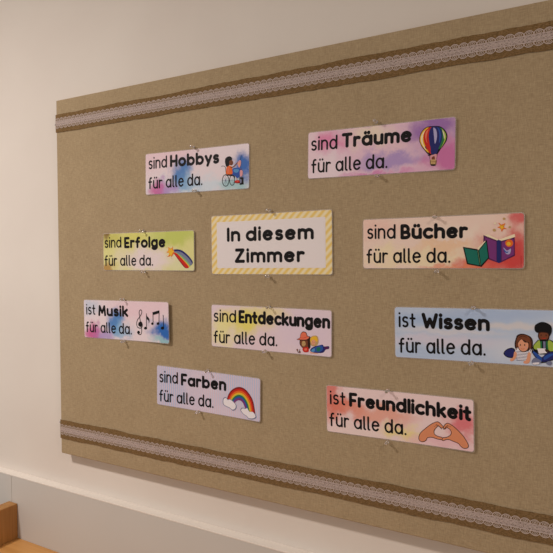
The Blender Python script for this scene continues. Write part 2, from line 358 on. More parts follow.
# ------------------------------------------------------------------ cards
CARDS = {
 'H': dict(c=(-0.9077, 1.8334), w=314.9, h=104.7, th=-0.0115, pins=[(-0.9059, 1.8879), (-0.9001, 1.7828)],
   text=[('sind', 0, -146.6, 12.2, -86.9, 13.2), ('Hobbys', 1, -77.5, 13.1, 71.9, 11.6), ('für alle da.', 0, -146.7, -37.4, 22.1, -36.3)],
   pic=[
    ('curve','ink',1.2,[(78.7,4.4),(83.9,4.8),(89.7,1.4),(91.2,-8.8),(92.2,-18.0)]),
    ('loop','ink',1.6,[(100.1,-29.8),(99.5,-34.3),(97.9,-38.2),(95.4,-41.1),(92.3,-42.5),(89.0,-42.3),(85.9,-40.6),(83.3,-37.4),(81.6,-33.3),(81.1,-28.6),(81.6,-24.1),(83.3,-20.1),(85.8,-17.3),(88.9,-15.9),(92.2,-16.1),(95.3,-17.9),(97.8,-21.0),(99.5,-25.1)]),
    ('line','steel',0.4,[(90.6,-29.2),(98.8,-29.7)]),
    ('line','steel',0.4,[(90.6,-29.2),(96.4,-37.8)]),
    ('line','steel',0.4,[(90.6,-29.2),(90.6,-41.0)]),
    ('line','steel',0.4,[(90.6,-29.2),(84.7,-37.2)]),
    ('line','steel',0.4,[(90.6,-29.2),(82.3,-28.7)]),
    ('line','steel',0.4,[(90.6,-29.2),(84.7,-20.5)]),
    ('line','steel',0.4,[(90.6,-29.2),(90.6,-17.4)]),
    ('line','steel',0.4,[(90.6,-29.2),(96.4,-21.2)]),
    ('poly','steel',0,[(92.2,-29.3),(92.1,-30.0),(91.8,-30.6),(91.4,-31.0),(90.9,-31.2),(90.3,-31.2),(89.8,-30.9),(89.3,-30.4),(89.0,-29.8),(88.9,-29.1),(89.0,-28.4),(89.3,-27.8),(89.8,-27.4),(90.3,-27.2),(90.9,-27.2),(91.4,-27.5),(91.8,-28.0),(92.1,-28.6)]),
    ('loop','ink',1.4,[(116.0,-30.4),(115.5,-34.3),(114.4,-37.8),(112.5,-40.3),(110.3,-41.5),(107.9,-41.4),(105.6,-39.9),(103.8,-37.2),(102.5,-33.6),(102.1,-29.5),(102.5,-25.6),(103.7,-22.1),(105.6,-19.6),(107.8,-18.4),(110.2,-18.5),(112.5,-20.1),(114.3,-22.8),(115.5,-26.4)]),
    ('line','steel',0.4,[(109.0,-19.9),(109.1,-40.0)]),
    ('line','steel',0.4,[(103.5,-29.6),(114.7,-30.3)]),
    ('poly','ink',0,[(92.2,-15.2),(112.7,-16.5),(117.8,-22.1),(115.7,-27.0),(111.7,-20.1),(92.2,-18.0)]),
    ('blob','blue',0,[(107.6,-7.3),(114.7,-2.0),(128.8,-3.8),(133.8,-8.3),(131.8,-14.7),(129.9,-22.9),(122.8,-25.8),(117.8,-20.5),(109.6,-16.6)]),
    ('blob','sky',0,[(113.7,-5.3),(124.8,-5.2),(128.8,-8.8),(122.8,-13.3),(114.7,-11.1)]),
    ('blob','orange',0,[(94.2,1.9),(101.4,3.9),(107.5,1.8),(109.6,-5.8),(109.6,-15.3),(93.2,-14.3),(92.6,-5.5)]),
    ('blob','salmon',0,[(96.3,-0.7),(100.4,0.7),(101.4,-11.1),(96.3,-12.4)]),
    ('blob','ink',0,[(89.0,14.9),(90.1,21.5),(96.2,25.2),(103.4,25.5),(108.9,20.9),(107.5,16.0),(101.4,14.8),(101.4,7.3),(97.3,2.6),(92.2,3.2),(90.1,8.9)]),
    ('blob','brown',0,[(101.4,14.0),(107.5,16.8),(111.0,13.2),(111.6,9.0),(108.6,5.1),(103.4,5.5),(101.0,9.0)]),
    ('poly','ink',0,[(109.6,11.7),(109.5,11.3),(109.4,11.0),(109.2,10.8),(109.0,10.7),(108.8,10.8),(108.6,10.9),(108.5,11.1),(108.4,11.4),(108.3,11.8),(108.4,12.1),(108.5,12.4),(108.6,12.6),(108.8,12.7),(109.0,12.7),(109.2,12.6),(109.4,12.3),(109.5,12.0)]),
    ('curve','brown',2.2,[(105.5,-0.5),(113.6,1.4),(122.7,8.2),(126.7,11.2)]),
    ('line','ink',0.7,[(135.1,26.3),(132.7,16.6),(128.4,8.6)]),
    ('blob','pink',0,[(124.7,8.9),(129.7,14.3),(133.7,13.2),(133.8,4.9),(129.8,-2.2),(125.8,2.2)]),
    ('blob','skin',0,[(127.2,7.1),(130.8,10.1),(131.8,5.1),(129.8,0.3)]),
    ('line','brown',1.1,[(133.8,-3.3),(135.2,-11.7),(134.9,-23.2)]),
    ('blob','pink',0,[(131.8,-9.0),(138.8,-10.3),(137.8,-21.7),(131.9,-21.4)]),
    ('blob','red',0,[(117.8,-31.3),(128.9,-31.1),(130.9,-37.0),(118.8,-36.8)]),
    ('line','salmon',1.0,[(121.8,-25.7),(124.9,-34.2)]),
    ('poly','ink',0,[(129.9,-24.5),(140.4,-24.4),(141.3,-40.9),(130.9,-41.5)]),
    ('poly','steel',0,[(136.3,-33.2),(136.2,-35.0),(135.7,-36.6),(135.1,-37.7),(134.3,-38.3),(133.5,-38.2),(132.7,-37.6),(132.1,-36.4),(131.6,-34.7),(131.5,-32.9),(131.6,-31.1),(132.0,-29.5),(132.7,-28.4),(133.5,-27.8),(134.3,-27.9),(135.1,-28.6),(135.7,-29.8),(136.1,-31.4)]),
    ('line','ink',0.8,[(113.7,-35.2),(130.9,-37.0)]),
   ]),
 'T': dict(c=(-0.4435, 1.8381), w=314.3, h=100.4, th=-0.0153, pins=[(-0.4431, 1.8923), (-0.4409, 1.7861)],
   text=[('sind', 0, -149.0, 9.5, -87.7, 9.1), ('Träume', 1, -77.9, 10.2, 71.6, 9.9), ('für alle da.', 0, -147.4, -37.7, 21.6, -37.6)],
   pic=[
    ('blob','ink',0,[(86.2,12.5),(87.7,21.9),(92.5,30.1),(100.3,35.6),(112.8,36.2),(126.2,34.2),(135.7,26.8),(140.5,17.0),(140.0,7.7),(135.0,-1.2),(128.5,-9.1),(122.5,-18.1),(121.3,-19.3),(106.5,-18.2),(97.7,-9.5),(89.8,1.6)]),
    ('blob','gold',0,[(87.4,12.4),(88.9,21.4),(93.5,29.0),(100.3,34.1),(105.1,33.6),(97.4,27.7),(94.6,18.4),(95.7,7.8),(100.6,-4.0),(105.5,-13.0),(102.6,-12.2),(95.7,-4.6),(90.2,3.5)]),
    ('blob','cream',0,[(89.4,12.2),(90.9,20.7),(95.1,27.3),(97.4,29.0),(94.0,21.3),(92.9,11.9),(94.9,2.2),(100.6,-7.8),(97.7,-5.7),(92.2,3.4)]),
    ('blob','red',0,[(97.4,27.7),(105.1,34.0),(110.0,34.1),(106.2,27.8),(104.9,17.5),(106.3,6.0),(109.0,-6.6),(109.8,-16.2),(106.5,-14.0),(100.6,-4.0),(95.7,7.8),(94.6,18.4)]),
    ('blob','salmon',0,[(99.4,26.6),(104.2,30.8),(101.8,22.5),(100.7,13.1),(102.5,4.4),(99.5,10.4),(97.5,18.2)]),
    ('blob','navy',0,[(110.0,34.3),(116.7,34.7),(124.3,33.2),(129.1,27.5),(131.1,17.9),(129.9,5.8),(124.7,-7.0),(120.0,-17.3),(110.4,-16.6),(109.0,-6.6),(106.3,6.0),(104.9,17.5),(106.2,27.8)]),
    ('blob','lilac',0,[(113.8,33.1),(119.0,28.5),(121.0,16.9),(119.2,5.8),(116.9,2.6),(115.5,13.7),(114.1,25.2)]),
    ('blob','blue',0,[(121.5,32.7),(125.9,27.8),(128.6,18.1),(127.6,8.8),(125.0,2.5),(125.6,16.5),(124.0,26.1)]),
    ('blob','green',0,[(125.8,31.9),(131.0,29.2),(135.8,21.2),(136.2,11.8),(133.1,1.7),(126.6,-8.1),(124.7,-7.0),(129.9,5.8),(131.1,17.9),(129.3,26.5)]),
    ('blob','lime',0,[(129.7,29.7),(134.8,24.1),(138.4,16.3),(137.8,7.9),(133.7,-0.2),(128.5,-7.3),(133.1,1.7),(135.8,11.8),(135.0,20.3)]),
    ('blob','cream',0,[(131.0,27.3),(134.3,21.3),(135.8,14.6),(134.9,9.1),(133.6,15.8),(132.0,22.5)]),
    ('poly','ink',0,[(103.2,-17.6),(108.5,-18.0),(108.5,-19.9),(104.6,-19.6)]),
    ('line','ink',0.7,[(106.5,-17.8),(108.5,-27.5)]),
    ('line','ink',0.7,[(121.9,-19.0),(120.1,-28.3)]),
    ('line','red',0.7,[(111.0,-18.2),(110.5,-26.7)]),
    ('line','gold',0.7,[(118.1,-18.7),(118.2,-27.2)]),
    ('blob','pink',0,[(109.1,-20.9),(114.2,-18.4),(120.9,-18.0),(120.6,-26.5),(118.2,-33.9),(109.6,-33.3)]),
    ('blob','brown',0,[(111.8,-23.0),(116.8,-21.5),(117.6,-27.2),(114.9,-30.8),(111.8,-27.7)]),
    ('blob','tan',0,[(108.6,-28.4),(115.3,-27.6),(120.7,-29.3),(120.0,-37.4),(115.4,-39.4),(109.6,-38.0)]),
    ('line','ink',1,[(108.6,-29.0),(110.0,-38.1),(118.8,-39.0),(120.5,-29.9)]),
    ('poly','ink',0,[(109.6,-36.1),(118.8,-36.8),(117.7,-39.9),(110.6,-39.4)]),
    ('line','brown',0.6,[(110.5,-31.4),(119.5,-32.1)]),
   ]),
 'E': dict(c=(-1.0646, 1.6404), w=311.2, h=99.8, th=0.0015, pins=[(-1.0719, 1.6936), (-1.068, 1.5886)],
   text=[('sind', 0, -149.3, 10.5, -88.6, 10.7), ('Erfolge', 1, -78.7, 9.0, 62.6, 8.9), ('für alle da.', 0, -149.9, -37.4, 19.5, -36.8)],
   pic=[
    ('blob','navy',0,[(88.8,2.8),(100.3,3.9),(114.0,1.6),(127.6,-5.6),(141.0,-16.3),(149.8,-26.9),(147.6,-32.2),(137.6,-20.2),(124.2,-10.0),(109.5,-2.8),(89.9,-1.3)]),
    ('blob','steel',0,[(89.9,-0.9),(109.5,-1.9),(124.2,-9.1),(138.3,-19.5),(148.0,-31.3),(142.0,-35.3),(129.7,-22.4),(114.0,-11.7),(100.3,-5.4),(89.9,-2.7)]),
    ('blob','mint',0,[(98.0,-4.6),(114.0,-11.2),(129.7,-22.4),(142.7,-35.3),(138.6,-37.4),(125.2,-25.1),(109.4,-13.4)]),
    ('blob','gold',0,[(96.8,-5.0),(109.4,-12.9),(124.1,-24.2),(139.1,-37.1),(135.9,-39.2),(120.7,-26.8),(105.9,-15.2)]),
    ('blob','red',0,[(89.9,-3.8),(100.3,-7.1),(111.6,-16.1),(124.1,-26.8),(136.8,-39.2),(133.0,-42.7),(126.2,-40.6),(113.8,-28.6),(102.5,-17.8),(92.2,-9.7)]),
    ('blob','darkred',0,[(92.2,-8.8),(102.5,-17.8),(113.8,-28.6),(126.2,-40.6),(130.7,-42.8),(122.9,-40.6),(110.4,-28.6),(99.0,-16.9)]),
    ('poly','orange',0,[(81.7,-15.0),(91.1,-4.4),(88.8,1.9),(94.6,0.4),(86.5,2.9),(87.0,10.0),(79.5,5.6),(71.4,9.7),(72.0,1.2),(64.9,-3.2),(73.6,-5.1),(71.9,-12.3),(67.2,-14.4),(74.7,-13.7),(78.9,-11.4)]),
    ('poly','gold',0,[(80.6,-13.2),(86.0,-5.2),(91.1,0.1),(83.7,2.0),(86.1,8.2),(79.1,4.2),(72.1,7.9),(73.9,0.7),(67.8,-2.3),(74.8,-4.7),(71.2,-11.9),(77.1,-9.6)]),
    ('line','tan',0.5,[(65.4,-11.3),(70.0,-14.4)]),
    ('line','tan',0.5,[(80.5,-15.9),(84.0,-21.0)]),
    ('line','tan',0.5,[(66.0,9.4),(69.7,7.2)]),
    ('line','tan',0.5,[(84.2,11.8),(87.0,10.5)]),
   ]),
 'Z': dict(c=(-0.701, 1.6534), w=317.8, h=139.4, th=0.0058, pins=[(-0.6939, 1.727), (-0.6995, 1.5802)],
   text=[('In diesem', 2, -113.6, 7.0, 114.5, 7.1), ('Zimmer', 2, -92.1, -42.2, 92.4, -41.7)],
   pic=[
   ]),
 'B': dict(c=(-0.3194, 1.6496), w=310.3, h=101.8, th=0.0033, pins=[(-0.3248, 1.6992), (-0.3189, 1.5951)],
   text=[('sind', 0, -145.1, 9.9, -85.0, 9.1), ('Bücher', 1, -74.9, 7.6, 55.6, 6.9), ('für alle da.', 0, -146.0, -39.2, 22.4, -39.2)],
   pic=[
    ('poly','cream',0,[(84.1,11.5),(92.1,13.2),(110.4,2.8),(137.9,12.4),(139.1,7.5),(111.2,-2.9),(84.9,7.7)]),
    ('poly','plum',0,[(83.7,12.0),(90.9,8.8),(108.1,1.4),(108.2,-38.7),(93.4,-33.2),(89.1,-26.1),(83.2,-11.0)]),
    ('poly','violet',0,[(86.6,7.6),(106.4,-0.5),(106.5,-36.2),(93.4,-29.9),(88.6,-16.1)]),
    ('poly','plum',0,[(114.2,0.3),(137.9,6.3),(138.5,-26.6),(114.3,-38.7)]),
    ('poly','violet',0,[(115.9,-1.7),(136.5,3.7),(136.9,-24.7),(116.0,-35.8)]),
    ('poly','navy',0,[(107.1,1.4),(110.4,2.8),(114.7,0.8),(114.8,-38.3),(111.3,-40.0),(107.2,-38.2)]),
    ('poly','orange',0,[(135.7,-4.1),(135.2,-6.4),(134.1,-8.5),(132.2,-10.0),(129.9,-10.8),(127.5,-10.7),(125.2,-9.8),(123.4,-8.3),(122.2,-6.2),(121.7,-3.8),(122.1,-1.5),(123.3,0.6),(125.2,2.0),(127.5,2.8),(129.9,2.8),(132.2,1.9),(134.0,0.3),(135.2,-1.8)]),
    ('poly','gold',0,[(131.5,-5.0),(131.3,-6.2),(130.6,-7.2),(129.7,-7.9),(128.4,-8.3),(127.1,-8.3),(125.9,-7.9),(124.9,-7.1),(124.3,-6.0),(124.1,-4.9),(124.3,-3.7),(124.9,-2.7),(125.9,-1.9),(127.1,-1.5),(128.4,-1.6),(129.6,-2.0),(130.6,-2.8),(131.3,-3.8)]),
    ('blob','lilac',0,[(118.9,-11.6),(125.3,-17.2),(131.5,-13.8),(129.9,-22.9),(123.0,-22.8)]),
    ('blob','blue',0,[(119.4,-14.1),(123.6,-19.1),(127.6,-18.7),(125.3,-21.6),(120.8,-19.6)]),
    ('poly','cream',0,[(72.8,-12.1),(86.6,1.4),(88.0,-1.1),(75.2,-16.4)]),
    ('poly','ink',0,[(46.3,-9.1),(72.8,-13.9),(74.0,-16.4),(89.7,3.3),(93.9,-30.7),(80.2,-46.6),(53.8,-41.5)]),
    ('poly','teal',0,[(48.8,-11.5),(72.0,-16.4),(76.5,-44.1),(55.6,-39.5)]),
    ('poly','teal',0,[(76.0,-16.4),(88.5,-0.6),(92.0,-29.7),(79.4,-43.6)]),
    ('line','mint',0.6,[(73.5,-16.4),(78.0,-43.6)]),
    ('poly','orange',0,[(109.4,34.2),(115.1,29.8),(122.1,32.5),(119.3,25.3),(125.1,21.6),(118.8,21.8),(115.8,16.8),(113.7,23.0),(108.0,25.1),(113.2,27.9)]),
    ('poly','gold',0,[(111.3,31.7),(115.5,27.8),(120.2,30.1),(117.9,25.3),(121.2,23.2),(117.4,23.4),(115.6,20.0),(114.1,24.4),(110.4,26.1),(114.1,27.4)]),
    ('poly','tan',0,[(105.7,20.3),(105.5,19.3),(105.0,18.5),(104.2,18.0),(103.3,17.7),(102.3,17.7),(101.4,18.1),(100.6,18.7),(100.1,19.5),(100.0,20.5),(100.1,21.4),(100.6,22.2),(101.4,22.8),(102.3,23.1),(103.3,23.0),(104.2,22.7),(105.0,22.1),(105.5,21.2)]),
    ('poly','tan',0,[(122.1,40.4),(121.9,39.6),(121.5,39.0),(120.9,38.5),(120.1,38.3),(119.3,38.3),(118.6,38.6),(117.9,39.1),(117.5,39.8),(117.4,40.6),(117.5,41.3),(117.9,42.0),(118.5,42.4),(119.3,42.7),(120.1,42.6),(120.9,42.3),(121.5,41.8),(121.9,41.1)]),
    ('poly','tan',0,[(131.6,24.8),(131.5,24.2),(131.1,23.6),(130.6,23.2),(129.9,23.0),(129.2,23.0),(128.5,23.3),(127.9,23.7),(127.6,24.3),(127.5,25.0),(127.6,25.6),(127.9,26.2),(128.5,26.6),(129.2,26.9),(129.9,26.8),(130.6,26.6),(131.1,26.1),(131.5,25.5)]),
    ('poly','cream',0,[(106.3,32.6),(106.2,32.0),(105.8,31.5),(105.3,31.2),(104.6,31.0),(103.8,31.0),(103.1,31.2),(102.6,31.7),(102.2,32.2),(102.1,32.8),(102.2,33.4),(102.6,33.9),(103.1,34.3),(103.8,34.4),(104.6,34.4),(105.3,34.2),(105.8,33.8),(106.2,33.2)]),
    ('line','darkred',0.35,[(149.0,-26.7),(149.1,-48.6)]),
   ]),
 'M': dict(c=(-1.143, 1.4596), w=310.3, h=105.5, th=0.0118, pins=[(-1.1431, 1.5155), (-1.1429, 1.4061)],
   text=[('ist', 0, -144.7, 10.9, -109.8, 11.4), ('Musik', 1, -99.3, 8.5, 10.8, 9.5), ('für alle da.', 0, -147.4, -37.0, 21.9, -35.9)],
   pic=[
    ('curve','ink',2.1,[(54.8,29.8),(58.9,27.8),(59.2,21.5),(52.4,11.9),(43.6,3.1),(40.4,-7.5),(43.8,-15.9),(53.7,-17.6),(60.0,-13.1),(60.3,-5.7),(55.6,-1.3),(49.0,-4.0),(46.9,-9.4),(50.5,-12.4)]),
    ('curve','ink',2.1,[(54.8,29.8),(50.1,24.4),(51.3,12.9),(54.2,-1.7),(57.1,-16.4),(57.9,-25.8),(55.4,-32.8),(48.8,-34.6),(43.3,-29.6)]),
    ('poly','ink',0,[(51.6,-28.8),(51.2,-30.3),(50.3,-31.6),(48.9,-32.6),(47.2,-33.2),(45.4,-33.3),(43.8,-32.8),(42.5,-32.0),(41.6,-30.7),(41.4,-29.3),(41.7,-27.8),(42.6,-26.5),(44.0,-25.5),(45.7,-24.9),(47.5,-24.8),(49.2,-25.3),(50.5,-26.1),(51.3,-27.4)]),
    ('poly','ink',0,[(60.2,-7.8),(59.7,-10.0),(58.6,-11.9),(56.9,-13.4),(54.8,-14.2),(52.7,-14.3),(50.7,-13.7),(49.1,-12.3),(48.1,-10.5),(47.8,-8.3),(48.2,-6.1),(49.4,-4.2),(51.1,-2.7),(53.1,-1.9),(55.3,-1.8),(57.3,-2.5),(58.9,-3.8),(59.9,-5.7)]),
    ('poly','ink',0,[(77.5,-16.5),(77.1,-17.8),(76.1,-18.9),(74.6,-19.7),(72.7,-20.2),(70.8,-20.3),(69.0,-20.0),(67.5,-19.2),(66.6,-18.2),(66.3,-17.0),(66.7,-15.8),(67.7,-14.7),(69.2,-13.8),(71.0,-13.3),(73.0,-13.2),(74.8,-13.6),(76.2,-14.3),(77.2,-15.3)]),
    ('line','ink',1.9,[(75.2,-16.6),(75.9,20.0)]),
    ('blob','ink',0,[(75.5,22.0),(77.7,14.8),(85.2,8.8),(86.1,1.1),(83.2,-3.8),(83.1,2.5),(75.5,8.5)]),
    ('poly','ink',0,[(101.0,-4.1),(100.7,-5.3),(99.9,-6.3),(98.7,-7.1),(97.3,-7.5),(95.7,-7.6),(94.3,-7.3),(93.2,-6.6),(92.5,-5.6),(92.2,-4.5),(92.5,-3.3),(93.3,-2.3),(94.5,-1.5),(96.0,-1.0),(97.5,-1.0),(98.9,-1.3),(100.1,-2.0),(100.8,-3.0)]),
    ('poly','ink',0,[(121.4,-2.9),(121.1,-4.1),(120.2,-5.2),(118.9,-6.0),(117.3,-6.5),(115.6,-6.6),(114.0,-6.2),(112.7,-5.5),(111.9,-4.5),(111.7,-3.3),(112.0,-2.1),(112.9,-1.0),(114.2,-0.2),(115.8,0.3),(117.5,0.4),(119.1,0.0),(120.3,-0.7),(121.1,-1.7)]),
    ('line','ink',2.0,[(99.1,-4.2),(99.5,24.8)]),
    ('line','ink',2.0,[(119.8,-3.4),(121.4,28.6)]),
    ('poly','ink',0,[(97.9,24.8),(122.0,30.6),(121.7,23.4),(98.2,17.5)]),
    ('poly','ink',0,[(137.9,-12.5),(137.8,-13.9),(137.0,-15.2),(135.6,-16.3),(133.8,-17.1),(131.8,-17.5),(129.8,-17.4),(128.1,-16.8),(126.8,-15.8),(126.2,-14.6),(126.3,-13.2),(127.1,-11.9),(128.5,-10.8),(130.3,-10.0),(132.3,-9.6),(134.3,-9.8),(136.0,-10.3),(137.2,-11.3)]),
    ('line','ink',1.9,[(136.1,-13.0),(135.5,18.7)]),
   ]),
 'N': dict(c=(-0.7027, 1.461), w=318.2, h=101.5, th=-0.0042, pins=[(-0.6952, 1.5129), (-0.7076, 1.4121)],
   text=[('sind', 0, -151.8, 9.0, -87.6, 10.0), ('Entdeckungen', 1, -80.2, 9.8, 154.1, 10.3), ('für alle da.', 0, -151.4, -41.2, 22.8, -36.9)],
   pic=[
    ('blob','navy',0,[(126.6,-26.9),(136.3,-24.5),(140.2,-28.0),(151.3,-26.5),(151.8,-32.0),(144.2,-34.4),(136.6,-41.9),(117.1,-43.2),(107.2,-40.8),(108.1,-35.4),(116.9,-29.8)]),
    ('blob','blue',0,[(122.7,-29.3),(135.3,-26.3),(137.4,-34.9),(128.8,-40.8),(115.1,-41.0),(115.0,-34.8)]),
    ('blob','teal',0,[(122.8,-31.6),(131.5,-30.9),(129.7,-38.6),(122.9,-39.2)]),
    ('blob','sky',0,[(109.5,-37.9),(116.9,-33.8),(117.0,-40.9),(111.1,-42.2)]),
    ('blob','plum',0,[(141.2,-29.3),(149.8,-27.8),(150.8,-31.2),(143.2,-33.6)]),
    ('blob','tan',0,[(107.7,-10.6),(114.6,-6.6),(123.4,-6.9),(126.8,-14.6),(125.6,-23.5),(120.4,-28.3),(110.0,-29.0),(104.9,-19.7)]),
    ('blob','gold',0,[(108.7,-12.3),(114.6,-8.4),(121.5,-8.8),(124.5,-14.8),(122.6,-19.3),(114.7,-15.5),(109.3,-22.0),(106.8,-17.8)]),
    ('poly','skin',0,[(119.5,-20.8),(119.2,-22.8),(118.3,-24.7),(117.0,-26.1),(115.4,-27.0),(113.6,-27.1),(111.9,-26.5),(110.5,-25.3),(109.6,-23.5),(109.3,-21.5),(109.5,-19.4),(110.4,-17.5),(111.7,-16.1),(113.4,-15.3),(115.2,-15.2),(116.9,-15.8),(118.2,-17.0),(119.1,-18.7)]),
    ('poly','ink',0,[(112.6,-20.5),(112.6,-20.8),(112.5,-21.0),(112.3,-21.2),(112.1,-21.3),(111.9,-21.3),(111.7,-21.2),(111.6,-21.1),(111.5,-20.9),(111.4,-20.6),(111.5,-20.4),(111.5,-20.2),(111.7,-20.0),(111.9,-19.9),(112.1,-19.9),(112.3,-19.9),(112.5,-20.1),(112.6,-20.3)]),
    ('poly','ink',0,[(116.9,-20.6),(116.9,-20.8),(116.8,-21.1),(116.6,-21.2),(116.4,-21.3),(116.3,-21.3),(116.1,-21.3),(115.9,-21.1),(115.8,-20.9),(115.7,-20.7),(115.8,-20.4),(115.9,-20.2),(116.0,-20.0),(116.2,-19.9),(116.4,-19.9),(116.6,-20.0),(116.8,-20.1),(116.9,-20.3)]),
    ('curve','darkred',0.4,[(112.5,-24.4),(114.4,-25.2),(116.4,-24.2)]),
    ('poly','skin',0,[(105.2,-42.7),(117.1,-43.5),(125.9,-43.7),(124.9,-45.0),(107.2,-45.2)]),
    ('blob','darkbrown',0,[(80.8,-18.7),(84.8,-16.6),(100.8,-11.1),(105.7,-9.0),(106.5,-19.6),(107.0,-31.9),(102.1,-35.8),(100.0,-23.6),(96.9,-17.6),(86.9,-18.3),(87.1,-33.4),(81.0,-28.5)]),
    ('blob','brown',0,[(82.9,-19.4),(97.9,-16.6),(100.6,-25.3),(99.5,-34.3),(87.1,-35.2),(82.6,-27.5)]),
    ('poly','tan',0,[(95.4,-25.3),(95.2,-27.4),(94.3,-29.3),(93.1,-30.7),(91.5,-31.6),(89.8,-31.7),(88.3,-31.1),(87.0,-29.8),(86.1,-28.1),(85.8,-26.0),(86.0,-23.9),(86.9,-22.0),(88.1,-20.6),(89.7,-19.8),(91.4,-19.6),(92.9,-20.3),(94.2,-21.5),(95.1,-23.3)]),
    ('poly','ink',0,[(89.2,-24.7),(89.1,-24.9),(89.1,-25.2),(88.9,-25.3),(88.7,-25.4),(88.5,-25.4),(88.3,-25.4),(88.1,-25.2),(88.0,-25.0),(88.0,-24.8),(88.0,-24.5),(88.1,-24.3),(88.3,-24.1),(88.5,-24.1),(88.7,-24.0),(88.9,-24.1),(89.0,-24.2),(89.1,-24.4)]),
    ('poly','ink',0,[(93.6,-24.4),(93.6,-24.6),(93.5,-24.9),(93.3,-25.0),(93.1,-25.1),(92.9,-25.1),(92.7,-25.1),(92.5,-24.9),(92.4,-24.7),(92.4,-24.5),(92.4,-24.2),(92.5,-24.0),(92.7,-23.8),(92.9,-23.7),(93.1,-23.7),(93.3,-23.8),(93.4,-23.9),(93.5,-24.1)]),
    ('curve','darkred',0.4,[(88.6,-28.7),(90.7,-29.6),(93.0,-28.3)]),
    ('blob','red',0,[(89.1,-35.0),(100.1,-32.4),(103.1,-37.5),(101.2,-43.0),(91.3,-43.8),(87.6,-38.7)]),
    ('blob','salmon',0,[(92.2,-36.6),(98.1,-35.2),(98.2,-39.7),(92.8,-40.5)]),
    ('blob','ink',0,[(73.1,-17.4),(80.8,-13.3),(82.7,-5.2),(88.6,0.6),(96.6,-0.7),(99.7,-7.6),(106.7,-9.8),(105.8,-12.9),(96.9,-18.1),(80.8,-18.7)]),
    ('blob','salmon',0,[(74.7,-17.1),(81.6,-13.8),(83.5,-5.8),(88.6,-0.9),(95.9,-1.8),(98.8,-8.4),(104.7,-10.8),(96.9,-16.3),(81.8,-17.4)]),
    ('curve','red',0.8,[(82.4,-12.3),(89.8,-13.6),(99.2,-9.8)]),
    ('line','ink',1,[(73.0,-39.9),(77.2,-46.7)]),
    ('line','ink',1,[(81.1,-38.9),(78.2,-46.6)]),
    ('poly','brown',0,[(76.3,-40.5),(76.2,-41.4),(75.9,-42.1),(75.5,-42.7),(75.0,-43.1),(74.4,-43.1),(73.9,-42.9),(73.4,-42.3),(73.2,-41.6),(73.0,-40.8),(73.1,-39.9),(73.4,-39.1),(73.8,-38.5),(74.3,-38.2),(74.9,-38.1),(75.4,-38.4),(75.9,-38.9),(76.2,-39.6)]),
    ('poly','brown',0,[(82.6,-44.5),(82.5,-45.3),(82.2,-46.0),(81.7,-46.6),(81.2,-46.9),(80.5,-46.9),(79.9,-46.7),(79.4,-46.2),(79.1,-45.5),(79.0,-44.8),(79.1,-44.0),(79.4,-43.2),(79.9,-42.7),(80.4,-42.4),(81.1,-42.3),(81.7,-42.5),(82.2,-43.0),(82.5,-43.7)]),
   ]),
 'W': dict(c=(-0.2503, 1.4749), w=312.5, h=102.5, th=0.0165, pins=[(-0.2505, 1.5273), (-0.2538, 1.4238)],
   text=[('ist', 0, -146.6, 9.9, -112.6, 10.0), ('Wissen', 1, -100.5, 9.2, 26.6, 8.5), ('für alle da.', 0, -146.9, -40.7, 18.5, -37.1)],
   pic=[
    ('blob','ink',0,[(50.4,-30.6),(54.8,-23.6),(63.8,-19.6),(70.1,-22.7),(68.6,-36.2),(60.6,-38.2),(54.2,-36.1)]),
    ('blob','navy',0,[(51.7,-30.5),(55.8,-24.7),(63.4,-21.2),(68.5,-23.8),(67.4,-34.7),(60.6,-36.7),(54.7,-34.8)]),
    ('blob','darkbrown',0,[(74.8,4.2),(82.7,6.8),(93.3,4.1),(99.6,-2.2),(100.4,-13.5),(99.2,-23.9),(96.7,-27.8),(90.5,-23.4),(78.1,-22.3),(71.0,-20.8),(69.8,-10.3),(72.3,-0.7)]),
    ('blob','brown',0,[(76.1,1.4),(83.7,4.6),(93.0,2.2),(97.9,-6.1),(98.2,-15.5),(94.8,-19.4),(90.1,-8.3),(82.1,-4.0),(75.3,-14.8),(72.3,-16.9),(73.3,-5.4)]),
    ('blob','white',0,[(71.0,-22.7),(75.4,-18.6),(82.6,-24.9),(92.3,-24.3),(96.5,-19.3),(98.4,-23.9),(95.1,-34.5),(89.2,-41.5),(75.9,-41.4),(72.2,-34.1)]),
    ('line','navy',0.75,[(72.5,-25.4),(94.9,-25.6)]),
    ('line','navy',0.75,[(72.6,-28.1),(95.0,-28.3)]),
    ('line','navy',0.75,[(72.6,-30.8),(95.1,-30.9)]),
    ('line','navy',0.75,[(72.7,-33.4),(95.1,-33.6)]),
    ('line','navy',0.75,[(72.8,-36.1),(95.2,-36.2)]),
    ('line','navy',0.75,[(72.8,-38.8),(95.3,-38.9)]),
    ('line','navy',0.75,[(72.9,-41.5),(95.3,-41.5)]),
    ('blob','skin',0,[(69.0,-26.6),(72.9,-28.3),(72.2,-36.0),(67.0,-43.0),(62.5,-43.9),(62.1,-40.1),(66.9,-36.3)]),
    ('blob','skin',0,[(92.3,-27.1),(96.7,-27.8),(96.1,-36.3),(93.7,-45.0),(86.7,-46.8),(84.3,-43.7),(89.1,-39.6)]),
    ('blob','ink',0,[(74.7,-11.0),(78.6,-4.2),(82.1,-2.7),(86.6,-7.6),(93.3,-8.2),(93.5,-17.6),(89.6,-24.4),(82.6,-26.2),(76.7,-21.4)]),
    ('blob','skin',0,[(75.7,-11.0),(79.1,-5.1),(82.1,-3.6),(86.6,-8.5),(92.3,-9.4),(92.5,-17.3),(89.1,-23.1),(82.8,-24.8),(77.4,-20.4)]),
    ('curve','brown',1.2,[(73.3,-5.4),(74.8,-16.7),(71.9,-22.6)]),
    ('curve','darkbrown',0.9,[(96.1,-3.3),(98.1,-13.6),(95.8,-24.1)]),
    ('curve','darkbrown',0.8,[(77.6,-0.4),(83.2,2.7),(89.9,0.7)]),
